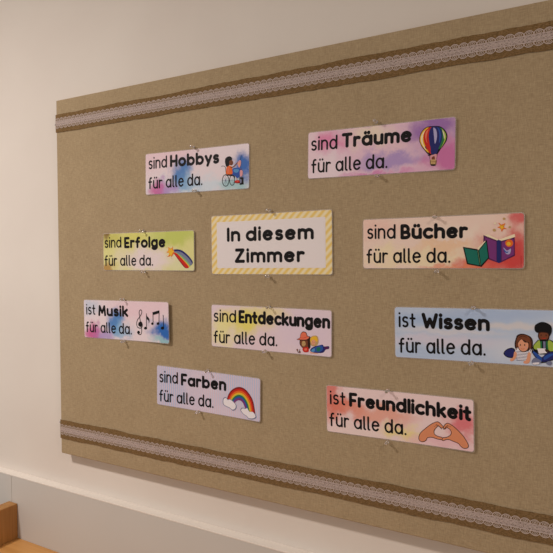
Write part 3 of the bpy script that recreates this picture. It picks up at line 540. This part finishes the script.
    ('poly','ink',0,[(80.2,-13.6),(80.2,-14.2),(80.0,-14.7),(79.8,-15.1),(79.5,-15.3),(79.2,-15.3),(78.9,-15.1),(78.7,-14.8),(78.5,-14.3),(78.4,-13.7),(78.5,-13.1),(78.6,-12.6),(78.9,-12.2),(79.1,-12.0),(79.5,-11.9),(79.7,-12.1),(80.0,-12.5),(80.2,-13.0)]),
    ('poly','ink',0,[(87.6,-13.2),(87.6,-13.8),(87.4,-14.3),(87.2,-14.7),(86.9,-14.9),(86.6,-14.9),(86.3,-14.7),(86.1,-14.4),(85.9,-13.9),(85.9,-13.3),(85.9,-12.7),(86.0,-12.2),(86.3,-11.8),(86.5,-11.6),(86.9,-11.5),(87.1,-11.7),(87.4,-12.1),(87.6,-12.6)]),
    ('curve','red',0.5,[(80.7,-19.8),(83.4,-21.2),(86.0,-19.5)]),
    ('poly','pink',0,[(79.8,-18.0),(79.7,-18.4),(79.5,-18.7),(79.1,-19.0),(78.7,-19.2),(78.2,-19.2),(77.7,-19.1),(77.3,-18.9),(77.1,-18.5),(77.0,-18.1),(77.0,-17.7),(77.3,-17.4),(77.6,-17.1),(78.1,-17.0),(78.6,-16.9),(79.1,-17.0),(79.4,-17.3),(79.7,-17.6)]),
    ('poly','pink',0,[(90.4,-17.8),(90.3,-18.2),(90.0,-18.5),(89.7,-18.8),(89.2,-19.0),(88.7,-19.0),(88.3,-18.9),(87.9,-18.7),(87.7,-18.3),(87.6,-17.9),(87.6,-17.5),(87.9,-17.2),(88.2,-16.9),(88.7,-16.8),(89.2,-16.7),(89.6,-16.8),(90.0,-17.1),(90.3,-17.4)]),
    ('blob','ink',0,[(103.5,14.9),(104.2,22.4),(110.1,27.3),(116.9,29.2),(124.6,27.2),(130.3,22.4),(131.6,15.1),(130.1,8.5),(126.9,3.7),(124.2,8.3),(110.5,9.5),(106.2,10.3)]),
    ('blob','darkbrown',0,[(109.2,7.6),(112.2,11.5),(124.1,11.0),(127.6,6.6),(126.5,-0.6),(121.1,-4.9),(113.5,-4.9),(109.4,1.1)]),
    ('blob','brown',0,[(110.6,6.7),(113.9,10.1),(123.3,9.7),(126.0,5.5),(124.9,0.5),(120.8,-3.4),(114.3,-3.4),(110.7,1.7)]),
    ('poly','ink',0,[(114.9,5.6),(114.9,5.2),(114.7,4.8),(114.5,4.5),(114.2,4.3),(113.9,4.3),(113.7,4.4),(113.4,4.7),(113.3,5.1),(113.2,5.5),(113.2,6.0),(113.4,6.4),(113.6,6.7),(113.9,6.9),(114.2,6.9),(114.5,6.7),(114.7,6.4),(114.8,6.1)]),
    ('poly','ink',0,[(123.1,6.0),(123.0,5.5),(122.9,5.1),(122.7,4.8),(122.4,4.7),(122.1,4.7),(121.8,4.8),(121.6,5.1),(121.4,5.5),(121.4,5.9),(121.4,6.4),(121.6,6.7),(121.8,7.1),(122.1,7.2),(122.4,7.2),(122.6,7.1),(122.9,6.8),(123.0,6.4)]),
    ('curve','red',0.9,[(115.5,0.8),(118.5,-0.2),(121.3,1.1)]),
    ('blob','ink',0,[(106.6,-5.6),(110.8,-2.6),(127.9,-1.8),(134.7,-6.1),(140.1,-18.7),(138.6,-26.2),(108.0,-28.1),(100.9,-21.0),(101.1,-13.4)]),
    ('blob','lime',0,[(107.5,-6.5),(111.7,-4.4),(113.0,-22.1),(107.8,-20.6),(102.6,-19.0),(102.1,-13.4)]),
    ('blob','lime',0,[(125.4,-3.8),(133.0,-6.5),(138.7,-18.8),(137.2,-24.5),(127.0,-22.3)]),
    ('poly','green',0,[(112.3,-5.3),(115.2,-5.2),(115.6,-20.1),(113.0,-20.3)]),
    ('poly','steel',0,[(117.1,-5.1),(121.1,-4.9),(121.1,-18.0),(117.7,-18.1)]),
    ('poly','green',0,[(122.2,-4.5),(124.5,-4.4),(125.3,-19.6),(122.9,-19.7)]),
    ('blob','ink',0,[(98.4,-24.9),(102.7,-22.7),(115.0,-33.3),(125.0,-23.3),(136.8,-21.7),(143.6,-25.9),(140.4,-33.5),(117.0,-43.4),(108.3,-39.3)]),
    ('blob','blue',0,[(100.2,-25.9),(103.6,-24.6),(114.2,-34.2),(115.2,-40.7),(109.1,-37.8)]),
    ('blob','navy',0,[(115.9,-33.2),(125.9,-24.8),(136.0,-23.2),(141.9,-26.9),(138.7,-32.1),(117.8,-41.5)]),
    ('blob','blue',0,[(118.4,-33.0),(126.8,-26.9),(135.2,-26.1),(128.6,-31.5),(119.4,-37.7)]),
    ('poly','white',0,[(107.4,-18.0),(121.1,-17.6),(123.4,-25.3),(110.1,-27.6)]),
    ('blob','darkbrown',0,[(119.8,-19.9),(123.5,-18.7),(128.4,-22.2),(123.3,-24.3)]),
    ('blob','steel',0,[(98.8,-39.9),(103.9,-34.9),(113.5,-39.9),(111.9,-45.1),(101.6,-47.7),(98.4,-44.7)]),
    ('blob','white',0,[(99.8,-44.6),(110.1,-43.0),(109.3,-46.0),(101.6,-47.3)]),
    ('blob','steel',0,[(122.1,-42.1),(127.9,-39.0),(131.4,-42.4),(129.0,-46.9),(123.9,-45.8)]),
   ]),
 'F': dict(c=(-0.8793, 1.2995), w=313.1, h=101.8, th=-0.0114, pins=[(-0.8696, 1.3547), (-0.8969, 1.2508)],
   text=[('sind', 0, -147.3, 7.1, -87.5, 9.1), ('Farben', 1, -77.8, 6.7, 58.9, 9.1), ('für alle da.', 0, -147.2, -41.0, 21.4, -36.3)],
   pic=[
    ('band','darkred',0,[(61.0,-8.4),(68.1,6.3),(79.8,17.5),(96.1,23.8),(112.1,21.3),(126.2,10.2),(136.4,-5.6),(142.4,-32.6),(139.0,-31.8),(133.4,-7.3),(123.9,7.3),(110.9,17.7),(96.1,19.9),(81.0,14.1),(70.2,3.8),(63.8,-9.6)]),
    ('band','red',0,[(63.8,-9.6),(70.2,3.8),(81.0,14.1),(96.1,19.9),(110.9,17.7),(123.9,7.3),(133.4,-7.3),(139.0,-31.8),(134.7,-30.9),(129.6,-9.5),(121.2,3.8),(109.4,13.2),(96.0,15.1),(82.5,9.9),(72.8,0.7),(67.2,-11.0)]),
    ('band','orange',0,[(67.2,-11.0),(72.8,0.7),(82.5,9.9),(96.0,15.1),(109.4,13.2),(121.2,3.8),(129.6,-9.5),(134.7,-30.9),(130.4,-30.0),(125.9,-11.6),(118.4,0.3),(107.9,8.7),(95.9,10.4),(84.0,5.7),(75.4,-2.4),(70.7,-12.4)]),
    ('band','gold',0,[(70.7,-12.4),(75.4,-2.4),(84.0,5.7),(95.9,10.4),(107.9,8.7),(118.4,0.3),(125.9,-11.6),(130.4,-30.0),(127.2,-29.3),(123.1,-13.3),(116.3,-2.4),(106.8,5.3),(95.9,6.8),(85.1,2.6),(77.3,-4.8),(73.2,-13.4)]),
    ('band','lime',0,[(73.2,-13.4),(77.3,-4.8),(85.1,2.6),(95.9,6.8),(106.8,5.3),(116.3,-2.4),(123.1,-13.3),(127.2,-29.3),(125.6,-28.9),(121.6,-14.1),(115.3,-3.8),(106.2,3.6),(95.8,5.0),(85.6,1.0),(78.3,-5.9),(74.5,-14.0)]),
    ('band','green',0,[(74.5,-14.0),(78.3,-5.9),(85.6,1.0),(95.8,5.0),(106.2,3.6),(115.3,-3.8),(121.6,-14.1),(125.6,-28.9),(122.3,-28.2),(118.8,-15.7),(113.2,-6.4),(105.1,0.2),(95.8,1.4),(86.7,-2.1),(80.2,-8.2),(77.0,-15.0)]),
    ('band','blue',0,[(77.0,-15.0),(80.2,-8.2),(86.7,-2.1),(95.8,1.4),(105.1,0.2),(113.2,-6.4),(118.8,-15.7),(122.3,-28.2),(119.1,-27.6),(116.0,-17.4),(111.1,-9.1),(104.0,-3.2),(95.7,-2.1),(87.8,-5.2),(82.1,-10.5),(79.6,-16.1)]),
    ('band','violet',0,[(79.6,-16.1),(82.1,-10.5),(87.8,-5.2),(95.7,-2.1),(104.0,-3.2),(111.1,-9.1),(116.0,-17.4),(119.1,-27.6),(114.2,-26.5),(111.7,-19.8),(108.0,-13.1),(102.3,-8.3),(95.6,-7.5),(89.5,-9.9),(85.0,-14.0),(83.4,-17.7)]),
    ('curve','brown',0.5,[(61.7,-8.7),(68.6,5.7),(80.1,16.7),(96.1,22.9),(111.8,20.5),(125.6,9.5),(135.7,-6.0),(141.6,-32.4)]),
    ('blob','steel',0,[(49.2,-15.0),(51.0,-8.3),(58.3,-5.2),(63.0,-10.0),(70.0,-8.0),(76.5,-10.4),(82.2,-14.0),(88.9,-20.6),(87.4,-29.3),(79.2,-34.2),(68.9,-29.6),(58.4,-27.2),(50.5,-23.0)]),
    ('blob','white',0,[(51.1,-15.5),(52.7,-9.8),(59.2,-7.1),(63.5,-11.2),(69.8,-9.4),(75.6,-11.4),(80.8,-14.5),(86.8,-20.1),(85.5,-27.6),(78.1,-31.9),(68.8,-28.0),(59.4,-25.9),(52.3,-22.4)]),
    ('blob','steel',0,[(100.2,-29.7),(104.7,-23.8),(113.5,-23.6),(119.7,-21.7),(126.0,-29.3),(135.9,-29.0),(142.1,-33.4),(145.2,-40.3),(137.3,-45.6),(124.9,-46.9),(117.4,-42.1),(107.3,-37.2)]),
    ('blob','white',0,[(102.5,-30.3),(106.5,-25.2),(114.4,-25.1),(120.0,-23.4),(125.7,-29.9),(134.6,-29.5),(140.2,-33.3),(142.9,-39.2),(135.9,-43.8),(124.7,-45.0),(118.0,-40.9),(108.9,-36.8)]),
   ]),
 'K': dict(c=(-0.4039, 1.3024), w=308.3, h=101.0, th=0.0147, pins=[(-0.4182, 1.3552), (-0.42, 1.2507)],
   text=[('ist', 0, -144.9, 9.3, -109.3, 10.5), ('Freundlichkeit', 1, -100.9, 8.8, 148.7, 8.2), ('für alle da.', 0, -146.6, -37.2, 21.2, -35.5)],
   pic=[
    ('blob','hand',0,[(46.6,-36.1),(50.3,-26.8),(60.2,-16.7),(71.3,-7.1),(83.6,-0.6),(91.0,-4.2),(95.2,-9.8),(91.1,-11.6),(86.2,-8.5),(81.3,-12.8),(77.2,-19.5),(78.3,-25.6),(84.0,-28.6),(92.6,-29.9),(93.2,-34.0),(84.1,-34.3),(73.0,-32.5),(64.3,-34.4),(60.6,-40.4),(54.4,-43.8),(48.0,-42.2)]),
    ('bloop','darkbrown',1.2,[(46.6,-36.1),(50.3,-26.8),(60.2,-16.7),(71.3,-7.1),(83.6,-0.6),(91.0,-4.2),(95.2,-9.8),(91.1,-11.6),(86.2,-8.5),(81.3,-12.8),(77.2,-19.5),(78.3,-25.6),(84.0,-28.6),(92.6,-29.9),(93.2,-34.0),(84.1,-34.3),(73.0,-32.5),(64.3,-34.4),(60.6,-40.4),(54.4,-43.8),(48.0,-42.2)]),
    ('blob','hand',0,[(95.3,-11.0),(98.3,-4.5),(104.3,-0.8),(114.0,-5.0),(124.9,-13.4),(134.5,-23.1),(142.5,-36.5),(140.7,-42.8),(133.7,-44.5),(127.7,-41.0),(124.1,-37.1),(114.5,-34.3),(103.6,-32.1),(94.0,-35.9),(93.9,-30.5),(102.3,-27.9),(109.0,-22.8),(110.6,-16.5),(106.9,-11.5),(102.0,-9.7),(97.7,-13.2)]),
    ('bloop','darkbrown',1.2,[(95.3,-11.0),(98.3,-4.5),(104.3,-0.8),(114.0,-5.0),(124.9,-13.4),(134.5,-23.1),(142.5,-36.5),(140.7,-42.8),(133.7,-44.5),(127.7,-41.0),(124.1,-37.1),(114.5,-34.3),(103.6,-32.1),(94.0,-35.9),(93.9,-30.5),(102.3,-27.9),(109.0,-22.8),(110.6,-16.5),(106.9,-11.5),(102.0,-9.7),(97.7,-13.2)]),
    ('curve','darkbrown',0.9,[(81.2,-5.9),(86.9,-9.1),(92.4,-13.9)]),
    ('curve','darkbrown',0.9,[(104.4,-5.0),(99.6,-9.3),(96.0,-13.9)]),
    ('curve','brown',0.5,[(77.6,-10.8),(83.7,-7.1),(87.9,-9.0)]),
    ('curve','brown',0.5,[(110.4,-6.7),(105.6,-6.1),(102.5,-8.9)]),
   ]),
}
PALE = (232, 222, 228)
WASH = {
 'H': dict(base=(236, 222, 228), blobs=[(.2, .1, .5, .5, (238, 205, 215), .8), (.5, .85, .6, .3, (212, 226, 238), .9), (.36, .55, .13, .4, (60, 125, 195), .95), (.42, .75, .16, .25, (130, 180, 220), .7), (.12, .9, .12, .3, (205, 90, 160), .9), (.25, .85, .12, .25, (170, 120, 200), .7), (.95, .5, .13, .35, (35, 100, 185), 1), (.88, .9, .18, .25, (150, 200, 205), .8)]),
 'T': dict(base=(236, 200, 218), blobs=[(.12, .85, .25, .5, (242, 224, 232), .9), (.17, .25, .15, .3, (232, 130, 178), .85), (.02, .3, .1, .5, (242, 215, 225), .8), (.45, .2, .2, .3, (245, 228, 205), .9), (.6, .7, .3, .22, (165, 140, 205), .8), (.88, .2, .25, .4, (150, 100, 180), .9), (.95, .75, .2, .4, (205, 95, 165), .85), (.5, 1.0, .35, .12, (218, 130, 188), .8), (.62, .42, .16, .2, (240, 205, 215), .7)]),
 'E': dict(base=(228, 224, 150), blobs=[(.5, .7, .4, .42, (238, 222, 225), .95), (.8, .12, .35, .35, (195, 208, 95), .85), (.1, .15, .2, .3, (200, 195, 90), .8), (.03, .05, .08, .25, (130, 95, 50), .9), (.03, .92, .12, .3, (180, 130, 60), .85), (.35, .15, .2, .25, (222, 218, 110), .8), (.9, .9, .2, .25, (225, 225, 180), .7)]),
 'B': dict(base=(246, 220, 205), blobs=[(.35, .75, .5, .25, (248, 230, 190), .9), (.1, .2, .2, .3, (246, 205, 190), .8), (.55, .55, .25, .12, (246, 205, 165), .8), (.62, .3, .25, .2, (247, 228, 212), .8), (.92, .75, .2, .6, (215, 45, 45), .95), (.75, .95, .22, .3, (225, 70, 60), .85), (.97, .08, .12, .3, (220, 70, 75), .85), (.85, .28, .13, .25, (245, 215, 200), .9), (.6, .98, .25, .12, (240, 140, 90), .7)]),
 'M': dict(base=(238, 222, 228), blobs=[(.7, .2, .5, .4, (240, 205, 215), .7), (.38, .55, .13, .38, (65, 130, 200), .95), (.46, .75, .16, .25, (130, 185, 225), .7), (.1, .88, .14, .35, (205, 80, 150), .9), (.25, .9, .14, .25, (160, 130, 205), .7), (.1, .2, .15, .3, (170, 200, 225), .5), (.93, .68, .2, .26, (35, 105, 190), 1), (.95, .93, .2, .14, (130, 195, 205), .8)]),
 'N': dict(base=(236, 216, 226), blobs=[(.3, .35, .28, .4, (240, 228, 110), .95), (.1, .6, .15, .45, (244, 236, 160), .85), (.5, .1, .2, .2, (240, 225, 160), .8), (.45, .7, .2, .3, (238, 214, 222), .7), (.8, .5, .3, .5, (232, 212, 230), .7)]),
 'W': dict(base=(196, 212, 236), blobs=[(.3, .25, .5, .16, (170, 196, 232), .8), (.75, .3, .5, .09, (228, 222, 222), .8), (.35, .45, .4, .07, (226, 222, 228), .7), (.3, .62, .5, .14, (222, 216, 232), .85), (.85, .75, .35, .3, (222, 226, 238), .9), (.6, .1, .4, .12, (178, 200, 234), .8), (.2, .88, .3, .14, (186, 206, 236), .8)], warp=.3),
 'F': dict(base=(200, 204, 230), blobs=[(.15, .5, .2, .5, (176, 196, 230), .8), (.5, .3, .3, .5, (230, 218, 230), .7), (.8, .2, .25, .4, (196, 206, 234), .8), (.6, .9, .4, .3, (232, 218, 232), .7)], extra=stripes(.0062, .4, 0, (228, 204, 220), .1)),
 'K': dict(base=(246, 220, 220), blobs=[(.12, .45, .22, .28, (232, 120, 95), .9), (.03, .1, .12, .4, (225, 100, 80), .8), (.4, .5, .3, .2, (240, 165, 140), .8), (.55, .78, .18, .2, (246, 226, 150), .9), (.93, .5, .14, .3, (228, 100, 110), .85), (.8, .9, .3, .2, (242, 190, 200), .7), (.3, .9, .3, .2, (246, 225, 220), .8)]),
 'Z': dict(base=(246, 232, 190), blobs=[(.5, .5, 2, 2, (248, 234, 196), .5)], warp=.05, extra=stripes(.0125, .5, math.radians(-45), (240, 206, 112), .16)),
}
NAMES = {
 'H': ('wide card with watercolour wash and a child in a wheelchair, reading Hobbys', 'top left card'),
 'T': ('pink and violet watercolour card with a hot air balloon, reading Träume', 'x'),
 'E': ('yellow green watercolour card with a shooting star, reading Erfolge', 'x'),
 'Z': ('white title card with yellow striped border at the centre, reading In diesem Zimmer', 'x'),
 'B': ('peach and red card with teal and purple books, reading Bücher', 'x'),
 'M': ('pale card with blue and magenta splashes and black music notes, reading Musik', 'x'),
 'N': ('yellow and lilac card with two children lying down, reading Entdeckungen', 'x'),
 'W': ('pale blue card at the right edge with two reading children, reading Wissen', 'x'),
 'F': ('lavender striped card with a rainbow and clouds, reading Farben', 'x'),
 'K': ('pink and salmon card with hands forming a heart, reading Freundlichkeit', 'x'),
}
CURL = dict(H=(.0022, .0012), T=(.0015, .003), E=(.0012, .0035), Z=(.001, .002), B=(.001, .003), M=(.001, .0075), N=(.001, .003), W=(.0015, .002), F=(.001, .0035), K=(.0012, .004))
XH = dict(H=22.3, T=22.3, E=21.5, B=22, M=22, N=22.3, W=22.5, F=22.5, K=22, Z=25)
PLAIN = {'sind': 1, 'ist': 1}
def card_face(name, W, H, rad, curl, lift, m, parent, thick):
    n = 44; bm = bmesh.new(); xs = []
    for i in range(n + 1):
        t = i / n; xs.append(-W/2 + W * t)
    for e in (1, 3, 6): xs += [-W/2 + rad * e / 8, W/2 - rad * e / 8]
    xs = sorted(xs); cols = []
    for x in xs:
        d = rad - (W/2 - abs(x)); hh = H/2 - (rad - math.sqrt(max(rad*rad - d*d, 0)) if d > 0 else 0)
        cols.append([bm.verts.new((x, -(curl(x, z) + lift), z)) for z in (-hh, -hh/2, 0, hh/2, hh)])
    for a, b in zip(cols, cols[1:]):
        for k in range(4): bm.faces.new((a[k], b[k], b[k+1], a[k+1]))
    r = bmesh.ops.extrude_face_region(bm, geom=bm.faces[:])
    for v in r['geom']:
        if isinstance(v, bmesh.types.BMVert): v.co.y -= thick
    bmesh.ops.recalc_face_normals(bm, faces=bm.faces)
    me = bpy.data.meshes.new(name); bm.to_mesh(me); bm.free()
    return link(name, me, m, parent)
lam = mat('laminate_film', (236, 226, 222), .2, .5)
lb = lam.node_tree.nodes['Principled BSDF']; lb.inputs['Alpha'].default_value = .22
mat('print_white_field', (240, 232, 232), .42, .35, coat=.15)

pin_me = None
def pin_meshes():
    prof = [(0, -.0165), (.0036, -.0165), (.0042, -.0158), (.0042, -.0148), (.0030, -.0135), (.0026, -.0105), (.0029, -.0075), (.0045, -.0064), (.0050, -.0056), (.0047, -.0050), (.0012, -.0046), (0, -.0046)]
    bm = bmesh.new(); n = 14; rings = []
    for r, y in prof:
        rings.append([bm.verts.new((.8 * r * math.cos(2*PI*i/n), y, .8 * r * math.sin(2*PI*i/n))) for i in range(n)] if r > 0 else [bm.verts.new((0, y, 0))])
    for a, b in zip(rings, rings[1:]):
        for i in range(n):
            j = (i + 1) % n
            if len(a) == 1: bm.faces.new((a[0], b[i], b[j]))
            elif len(b) == 1: bm.faces.new((a[i], b[0], a[j]))
            else: bm.faces.new((a[i], b[i], b[j], a[j]))
    bmesh.ops.recalc_face_normals(bm, faces=bm.faces)
    h = bpy.data.meshes.new('head'); bm.to_mesh(h); bm.free()
    for p_ in h.polygons: p_.use_smooth = True
    h.materials.append(pin_m)
    bm = bmesh.new(); bmesh.ops.create_cone(bm, segments=8, radius1=.0006, radius2=.0006, depth=.0115, cap_ends=True, matrix=Matrix.Translation((0, .0008, 0)) @ Matrix.Rotation(PI/2, 4, 'X'))
    s = bpy.data.meshes.new('needle'); bm.to_mesh(s); bm.free(); s.materials.append(steel_m)
    return h, s
PH, PN = pin_meshes()
def push_pin(loc, rot, label):
    r = empty('push_pin', loc); r.rotation_euler = rot; tag(r, label, 'push pin', 'clear push pins holding the cards')
    for nm, me in (('head', PH), ('needle', PN)):  # two parts each
        o = bpy.data.objects.new(nm, me); C.objects.link(o); o.parent = r
    return r

for key, d in CARDS.items():
    W, H = d['w'] / 1000, d['h'] / 1000; cl, cr = CURL[key]
    root = empty('word_card', (d['c'][0] * .9984, FY - .0006, EYE + (d['c'][1] - EYE) * .9984), -d['th'])
    tag(root, NAMES[key][0], 'card', 'laminated word cards pinned to the board')
    curl = lambda x, z, W=W, cl=cl, cr=cr: (cl if x < 0 else cr) * (abs(x) / (W/2)) ** 2
    m = watercolor(key, **WASH[key])
    rad = .006
    card_face('laminate_film', W, H, rad, curl, 0, lam, root, .0002)
    card_face('printed_paper', W - .0035, H - .0035, rad * .75, curl, .0003, m, root, .0002)
    if key == 'Z':
        card_face('white_field', W - .0335, H - .0315, .002, curl, .0006, MATS['print_white_field'], root, .0001)
        s = Sheet(curl)
        for (w_, st, x0, z0, x1, z1) in d['text']: letter(s, w_, st, x0, z0, x1, z1, XH[key], .001)
        s.build('title_lettering', root)
    else:
        (w1, _, a0, b0, a1, b1), (w2, _, c0, e0, c1, e1), (w3, _, g0, h0, g1, h1) = d['text']
        s = Sheet(curl); letter(s, w1, 0, a0, b0, a1, b1, XH[key], .0008); s.build('plain_lettering', root)
        s = Sheet(curl); letter(s, w3, 0, g0, h0, g1, h1, XH[key], .0008); s.build('plain_lettering', root)
        s = Sheet(curl); letter(s, w2, 1, c0, e0, c1, e1, XH[key] * 1.02, .0008); s.build('bold_lettering', root)
    if d['pic']:
        s = Sheet(curl); lift = .0008
        for kind, col, wd, pts in d['pic']:
            m_ = 'print_' + col
            if kind == 'poly': s.add(pts, lift, m_)
            elif kind == 'blob': s.add(smooth(pts), lift, m_)
            elif kind == 'band':
                h2 = len(pts) // 2; a = smooth(pts[:h2], False); b = smooth(pts[h2:], False)[::-1]
                for i in range(len(a) - 1): s.add([a[i], a[i+1], b[i+1], b[i]], lift, m_)
            elif kind == 'line': s.strip(pts, wd, lift, m_)
            elif kind == 'curve': s.strip(smooth(pts, False), wd, lift, m_)
            elif kind == 'loop': s.strip(pts, wd, lift, m_, closed=True)
            elif kind == 'bloop': s.strip(smooth(pts), wd, lift, m_, closed=True)
            lift += .00002
        s.build('printed_picture', root)
    word = NAMES[key][0].split('reading ')[1]
    for (px, pz), where in zip(d['pins'], ('top', 'bottom')):
        rx, rz = random.uniform(-.12, .12), random.uniform(-.12, .12)
        push_pin((px, FY - .0004, pz), (rx, 0, rz), 'clear push pin at the %s edge of the %s card' % (where, word))
for zz, w_ in ((EYE + .383, 'top'), (EYE - .468, 'bottom')):
    push_pin((BX0 + .0005, FY + .011, zz), (0, 0, -PI/2), 'clear push pin in the left side of the board at the %s lace ribbon' % w_)

# ------------------------------------------------------------------ beech cabinet under the board
TZ = EYE - .8474; CX = -1.602; PW = .040
cab = empty('low_cabinet', (-1.0, -.27, 0)); tag(cab, 'orange beech wood cabinet top with raised left end against the wall panel', 'cabinet')
o3 = Vector(cab.location)
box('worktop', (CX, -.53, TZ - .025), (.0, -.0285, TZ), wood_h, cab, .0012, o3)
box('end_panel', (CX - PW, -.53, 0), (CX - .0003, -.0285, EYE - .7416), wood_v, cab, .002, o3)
box('side_panel', (-.030, -.52, 0), (0, -.03, TZ - .0255), wood_v, cab, .001, o3)
box('back_panel', (CX, -.045, .06), (-.031, -.030, TZ - .0255), wood_v, cab, 0, o3)
box('shelf', (CX, -.50, .40), (-.031, -.0455, .42), wood_h, cab, 0, o3)
for i in range(2):
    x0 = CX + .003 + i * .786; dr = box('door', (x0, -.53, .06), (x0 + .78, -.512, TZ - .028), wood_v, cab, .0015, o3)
    xk = x0 + .74 if i == 0 else x0 + .04
    bm = bmesh.new(); bmesh.ops.create_cone(bm, segments=20, radius1=.009, radius2=.014, depth=.024, cap_ends=True, matrix=Matrix.Translation(Vector((xk, -.542, .6)) - o3) @ Matrix.Rotation(PI/2, 4, 'X'))
    me = bpy.data.meshes.new('knob'); bm.to_mesh(me); bm.free(); link('knob', me, steel_m, dr)

# ------------------------------------------------------------------ ceiling lamps
def lamp(loc, power, color, label):
    r = empty('ceiling_lamp', loc); tag(r, label, 'lamp', 'round ceiling lamps')
    bm = bmesh.new(); bmesh.ops.create_cone(bm, segments=40, radius1=.11, radius2=.11, depth=.03, cap_ends=True, matrix=Matrix.Translation((0, 0, -.015)))
    me = bpy.data.meshes.new('housing'); bm.to_mesh(me); bm.free(); link('housing', me, ceil_m, r)
    L = bpy.data.lights.new('lamp_light', 'AREA'); L.shape = 'DISK'; L.size = .20; L.energy = power; L.color = color
    o = bpy.data.objects.new('lamp_light', L); C.objects.link(o); o.parent = r; o.location = (0, 0, -.033)
lamp((-1.85, -1.36, 2.72), LAMP_LEFT, LAMP_COLOR_LEFT, 'round ceiling lamp above the left end of the pinboard')
lamp((1.0, -1.38, 2.72), LAMP_RIGHT, LAMP_COLOR_RIGHT, 'round ceiling lamp to the right of the pinboard')
